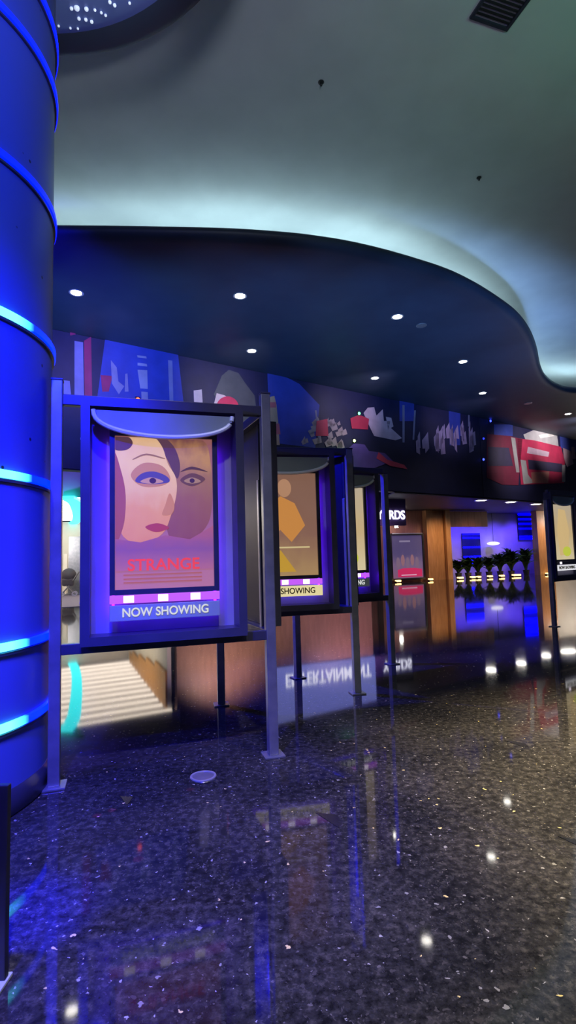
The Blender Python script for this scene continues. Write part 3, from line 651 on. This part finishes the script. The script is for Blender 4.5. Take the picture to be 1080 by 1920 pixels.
lamp('SPOT', on(Wd*.45, -2.2)+Vector((0, 0, 1.9)), 330, (.18, .08, 1), .2, on(Wd*.45, 0)+Vector((0, 0, ZL+.5)), 1.9, .8)
lamp('SPOT', on(Wd*.45, dep*.4)+Vector((0, 0, ZL-.2)), 900, (1, .80, .55), .3, fr1+(bk-fr1)*.45+Vector((0, 0, 2.3)), 1.7, 1)
lamp('SPOT', on(Wd*.5, dep*.5)+Vector((0, 0, ZL-.2)), 380, (1, .92, .85), .3, on(Wd*.5, dep*1.15)+Vector((0, 0, 1.5)), 1.8, 1)

# ------------------------------------------------------------------ middle shopfronts behind the displays
q0 = (fr1.x+.1, fr1.y+.1); q1 = (-.6, 19.1); q2 = (4.7, 21.5)
wall('wall_middle', q0, q1, 0, 4.4, .2, 'brown')
q = Vector((*mid(q0, q1, .5), 0)); lamp('SPOT', (q.x+.6, q.y-2.0, 3.5), 1100, (1, .72, .62), .2, (q.x, q.y, 1.2), 1.9, 1)
wall('wall_sign_shop', q1, mid(q1, q2, .70), 0, 2.5, .2, 'brown')
q = Vector((*mid(q1, q2, .5), 0)); lamp('SPOT', (q.x+.8, q.y-2.0, 3.4), 700, (1, .62, .8), .2, (q.x, q.y, 1.2), 2.0, 1)
sg = thing('shop_sign', 'long lavender lightbox sign with white letters over the middle shop', 'sign', (q1[0], q1[1], 2.5), math.atan2(q2[1]-q1[1], q2[0]-q1[0]))
Lg = math.hypot(q2[0]-q1[0], q2[1]-q1[1])
MB().box((0, -.10, 0), (Lg*.70, .1, 1.9)).obj('lightbox', 'lav', sg)
MB().box((Lg*.70, -.10, 0), (Lg, .1, 1.9)).obj('dark_panel', noisy('purple_panel', (.10, .06, .22), (.13, .08, .27), 3, .5), sg)
text('lettering', 'ENTERTAINMENT', .62, 'letter', sg, (Lg*.36, -.12, .45), sx=.72, ext=.02, bold=.006)
text('lettering', 'YARDS', .50, 'letter', sg, (Lg*.875, -.12, .40), sx=.86, ext=.02, bold=.004)

# ------------------------------------------------------------------ right-hand shopfront
S1 = at_z(760, 1090, 0); S2 = at_z(960, 1080, 0); SD = (S2-S1); SD.z = 0; SD.normalize(); SN = Vector((SD.y, -SD.x, 0))
def sp(px, py=1085): p = at_plane(px, py, S1, S2); return p
def sx(px): p = sp(px); return Vector((p.x, p.y, 0))
def sz(px, py): return sp(px, py).z
zc = 3.55
cq = [KC-FD*5.2, KC, BE, BE-BN*9, sx(690)-SN*1.5]
struct(MB().prism([P2(p, zc) for p in cq], (0, 0, .04)).obj('ceiling_shops', 'darkwall'))
wall('wall_shop', sx(690), sx(842), 0, zc, .3, 'redwood')
# recess with the blue light
ra, rb = sx(842), sx(1003)+SD*2.2
wall('wall_blue', ra-SN*1.6, rb-SN*1.6, 0, zc, .2, 'plaster')
wall('wall_recess_left', ra-SN*.02, ra-SN*1.6, 0, zc, .1, 'plaster')
wall('wall_recess_right', rb-SN*1.6, rb-SN*.02, 0, zc, .1, 'plaster')
def sboard(name, x0, x1, y0, y1, m, out=.15, label=None, cat=None, group=None, struct_=False):
    xm = (x0+x1)/2; z0, z1 = sz(xm, y1), sz(xm, y0); z0 = max(z0, 0)
    if y1 >= 1083: z0 = 0
    o = wall(name, sx(x0)+SN*out, sx(x1)+SN*out, z0, min(z1, zc-.005), out-.004, m, None); 
    if struct_: o['kind'] = 'structure'
    else: tag(o, label, cat, group)
    return o
sboard('pilaster', 797, 809, 930, 1100, 'wood', .35, 'amber wood pilaster right of the dark poster case', 'pilaster', 'wood pilasters of the right shopfront')
sboard('pilaster', 834, 843, 930, 1100, 'wood', .30, 'narrow amber wood pilaster at left edge of the blue recess', 'pilaster', 'wood pilasters of the right shopfront')
sboard('trim_2', 810, 833, 930, 1100, 'wood', .12, struct_=True)
sboard('pilaster', 1003, 1030, 930, 1085, 'wood', .40, 'broad amber wood pilaster right of the blue recess', 'pilaster', 'wood pilasters of the right shopfront')
sboard('pilaster', 707, 721, 940, 1095, 'redwood', .45, 'pinkish wood pilaster left of the dark poster case', 'pilaster', 'wood pilasters of the right shopfront')
hp = thing('wood_header', 'reddish wood header hung over the left half of the blue recess', 'header', sx(843)+SN*.1, math.atan2(SD.y, SD.x))
hl = (sx(918)-sx(843)).length; hz = sz(880, 988)
for k in range(6): MB().box((hl*k/6+.005, 0, hz), (hl*(k+1)/6-.005, .12, zc-.02), .01).obj('header_plank', 'redwood', hp)
wall('wall_far_right', sx(1030), sx(1180), 0, zc, .3, 'cream')
# dark poster case on the shop wall
pc = thing('poster_case', 'tall dark poster case with red strip between the wood pilasters', 'poster case', sx(728)+SN*.25, math.atan2(SD.y, SD.x))
pw = (sx(791)-sx(728)).length; pz1 = sz(760, 1001); pz0 = .08
frame_box(MB(), 0, pw, pz0, pz1, -.08, .1, .09).obj('case_frame', 'black', pc)
ps = MB().box((.08, -.02, pz0+.08), (pw-.08, .06, pz1-.08)).obj('poster', print_mat('sheet_dusk', [(0, (.20, .08, .16)), (.3, (.16, .10, .20)), (.6, (.06, .045, .14)), (1, (.05, .035, .12))], .9), pc)
flat('red_strip', [(pw*.2, pz0+.15), (pw*.92, pz0+.15), (pw*.92, pz0+.52), (pw*.7, pz0+.58), (pw*.35, pz0+.58), (pw*.2, pz0+.5)], pk('crimson', (.65, .02, .12), .8), ps, -.022, 2)
flat('white_line', [(pw*.3, pz0+.22), (pw*.75, pz0+.22), (pw*.75, pz0+.26), (pw*.3, pz0+.26)], pk('whiteline', (.7, .55, .7), .9), ps, -.022, 4)
for k in range(5): flat('printed_figure', ell(pw*(.22+.14*k), pz0+.85+.12*(k % 2), .11, .28, 12), pk('grp%d' % (k % 2), ((.24, .15, .24), (.34, .16, .20))[k % 2], .7), ps, -.022, 2)
flat('title_line', [(pw*.28, pz1-.42), (pw*.6, pz1-.42), (pw*.6, pz1-.34), (pw*.28, pz1-.34)], pk('ttl', (.3, .25, .4), .7), ps, -.022, 2)
MB().box((pw*.05, -.12, pz1-.02), (pw*.95, .02, pz1+.03)).obj('top_trim', 'alu', pc)
# blue LED screens
for x0, x1, y0, y1, lb, rows_ in ((866, 903, 1000, 1058, 'blue LED screen of stacked lines low on the recess wall', (0, .12, .42, .72, .84, .95)), (970, 1002, 963, 1012, 'blue LED screen of stacked lines high at the right of the recess', (0, .18, .36, .54, .84, .93))):
    pa, pb = ra-SN*1.5, rb-SN*1.5
    A_, B_ = at_plane(x0, y0, pa, pb), at_plane(x1, y1, pa, pb)
    t = thing('led_screen', lb, 'led screen', P2(A_, B_.z), math.atan2(SD.y, SD.x), 'blue LED screens in the recess')
    Wn = (Vector((B_.x, B_.y, 0))-Vector((A_.x, A_.y, 0))).length; Hn = A_.z-B_.z
    MB().box((0, .0, 0), (Wn, .05, Hn)).obj('screen_panel', noisy('screen_blue', (.01, .01, .10), (.015, .015, .13), 3, .4), t)
    b = MB()
    for r in rows_: b.box((.03, -.03, Hn*(1-r)-.09), (Wn-.03, -.002, Hn*(1-r)-.01))
    b.obj('light_line', 'blueled', t)
p = at_plane(925, 1019, ra-SN*1.2, rb-SN*1.2)
t = thing('oval_lamp', 'white oval lamp glowing in front of the blue recess wall', 'lamp', p, math.atan2(SD.y, SD.x))
b = MB(); bmesh.ops.create_uvsphere(b.bm, u_segments=24, v_segments=12, radius=1); o = b.obj('shade', glow('oval_glow', (.85, .82, 1), 1.6), t, True); o.scale = (.40, .25, .10)
MB().tube([(0, 0, .08), (0, 0, zc-p.z)], .012).obj('cord', 'black', t)
pm = (ra+rb)/2-SN*.8
for k, (pw_, col) in zip((-2.0, -.7, .7, 2.0), ((330, (.08, .04, 1)), (260, (.12, .06, 1)), (260, (.10, .05, 1)), (330, (.09, .04, 1)))):
    a_ = pm+SD*k; g_ = a_-SN*1.0; f_ = a_+SN*.7; lamp('SPOT', (f_.x, f_.y, 3.4), pw_, col, .15, (g_.x, g_.y, 1.3), 1.5, 1.0)
# potted plants in a row in front of the recess, with a floor light at each
def plant(px, h, spread, nl, lb, palm):
    q = sx(px)+SN*(.10 if palm else .18); q.z = 0
    t = thing('potted_plant', lb, 'plant', q, random.random()*6, 'potted plants in front of the blue recess')
    ph = .30
    MB().lathe([(.11, 0), (.13, .01), (.17, ph-.02), (.18, ph), (.16, ph), (.15, ph-.03)], 24).obj('pot', 'pot', t, True)
    b = MB()
    for k in range(nl):
        a = random.random()*2*PI; L_ = (h-ph)*(.6+.5*random.random()); lean = spread*(.3+random.random())
        w_ = .08+.06*random.random(); d = Vector((math.cos(a), math.sin(a), 0)); n_ = Vector((-d.y, d.x, 0))
        base = Vector((0, 0, ph-.02))+d*random.random()*.06
        base.z += random.random()*(h-ph)*(.30 if palm else .35); L_ *= .8 if palm else .72
        prev = None
        for s in range(6):
            u = s/5; pp = base+d*lean*u*u*1.1+Vector((0, 0, L_*(u-.38*u*u*(1.2 if palm else .8))))
            ww = w_*math.sin(PI*min(.98, .12+u*.86)); pr = (b.bm.verts.new(pp-n_*ww), b.bm.verts.new(pp+Vector((0, 0, ww*.5))), b.bm.verts.new(pp+n_*ww))
            if prev: b.bm.faces.new((prev[0], prev[1], pr[1], pr[0])); b.bm.faces.new((prev[1], prev[2], pr[2], pr[1]))
            prev = pr
    b.obj('foliage', 'leaf', t)
    MB().tube([(0, 0, ph-.03), (.02, 0, ph+(h-ph)*.4), (0, .02, ph+(h-ph)*.7)], .018).obj('stem', 'pot', t)
for px, h, s_, nl, lb, palm in ((856, 1.25, .35, 70, 'leftmost bushy potted plant beside the amber pilaster', 0), (874, 1.30, .38, 80, 'bushy potted plant under the low blue screen', 0), (893, 1.35, .38, 80, 'bushy potted plant right of the low blue screen', 0),
                    (913, 1.30, .38, 80, 'bushy potted plant in the middle of the row', 0), (936, 1.7, .5, 80, 'taller potted plant right of the middle, under the oval lamp', 1), (957, 2.0, .55, 90, 'tall arching potted palm, second from the right pilaster', 1), (985, 2.0, .55, 90, 'tall arching potted palm beside the broad right pilaster', 1)):
    plant(px, h, s_, nl, lb, palm)
for px, wd, lb in ((848, .35, 'leftmost amber floor light, by the wood pilaster'), (871, .3, 'amber floor light in front of the second plant'), (882, .25, 'amber floor light between second and third plants'), (903, .3, 'amber floor light in front of the third plant'),
               (925, .3, 'amber floor light in the middle of the plant row'), (952, .55, 'long amber floor light in front of the tall palm'), (1016, .7, 'bright amber floor light at foot of the broad right pilaster'), (733, .3, 'pale floor light at left foot of the dark poster case'), (793, .25, 'pale floor light at right foot of the dark poster case')):
    q = sx(px)+SN*.62; t = thing('floor_light', lb, 'floor light', (q.x, q.y, 0), math.atan2(SD.y, SD.x), 'floor lights along the right shopfront')
    MB().box((-wd/2, -.08, 0), (wd/2, .08, .06), .01).obj('housing', 'black', t); MB().box((-wd/2+.02, -.085, .035), (wd/2-.02, .06, .12), .01).obj('lens', 'amberled', t)
# opening downlights and warm light
for px, lb in (((902, 934), 'shop downlight over the wood header'), ((958, 937), 'shop downlight over the middle of the blue recess'), ((1005, 941), 'shop downlight before the broad right pilaster'), ((1046, 943), 'long shop downlight just above the lone display'), ((1074, 945), 'shop downlight at right edge above the lone display'), ((735, 987), 'small spot lamp over the dark poster case')):
    p = at_z(px[0], px[1]+5, zc-.02) if px[1] < 960 else None
    if p is None:
        q = sx(735)+SN*.6; t = thing('spot_lamp', lb, 'lamp', (q.x, q.y, zc))
        MB().tube([(0, 0, 0), (0, 0, sz(735, 987)-zc)], .015).obj('stem', 'black', t)
        o = MB().lathe([(.05, -.1), (.09, -.1), (.07, .04), (.03, .08)], 16).obj('head', 'lampface', t, True); o.location.z = sz(735, 987)-zc
    else:
        t = copy_tree(d0); t.location = (p.x, p.y, zc-.004); t['label'] = lb; t['group'] = 'shop ceiling downlights'; t.scale = (1.9, 1.9, 1) if px[0] != 1046 else (3.4, 1.7, 1)
for px, pw_, col in ((820, 260, (1, .66, .36)), (1016, 240, (1, .66, .38)), (760, 90, (.8, .5, .9)), (880, 110, (1, .6, .45)), (714, 60, (1, .6, .7))):
    q = sx(px)+SN*2.2; g = sx(px); lamp('SPOT', (q.x, q.y, zc-.15), pw_, col, .15, (g.x, g.y, 1.0), 1.5, 1, spec=.4)

for px in (1062, 1120):
    q = sx(px)+SN*1.6; lamp('POINT', (q.x, q.y, 3.1), 150, (1, .88, .78), .2)

# ------------------------------------------------------------------ details on the near floor
p = at_z(381, 1456, 0)
t = thing('floor_cover', 'round steel cover set in the dark floor before the first display', 'floor cover', (p.x, p.y, 0))
MB().lathe([(.066, .001), (.082, .001), (.08, .007), (.068, .007)], 36, closed=True).obj('rim', 'alu', t, True)
MB().lathe([(.066, .0005), (.066, .004)], 36).obj('lid', 'steel', t)
for pts, lb in (([(944, 1388), (985, 1394), (992, 1401), (980, 1400)], 'thin black triangle inlay in the floor at right, farthest'), ([(592, 1524), (634, 1528), (636, 1553)], 'black triangle inlay in the middle of the near floor'), ([(1046, 1568), (1084, 1575), (1084, 1586)], 'black triangle inlay at the right edge of the floor'), ([(225, 1493), (250, 1494), (238, 1510)], 'small black triangle inlay in the floor near the column')):
    b = MB(); b.prism([at_z(x, y, .0008) for x, y in pts], (0, 0, .0012)); tag(b.obj('floor_inlay', 'inlay'), lb, 'floor inlay', 'black floor inlays')
# slim black stand at the left edge of the view
p = at_z(4, 1842, 0)
t = thing('sign_stand', 'slim black stand on a pale base at the far left edge', 'stand', (p.x-.10, p.y, 0))
MB().box((-.18, -.35, 0), (.12, .03, .012), .003).obj('base', 'rim', t)
MB().box((-.15, -.012, .012), (.115, .012, .62), .004).obj('panel', 'black', t)
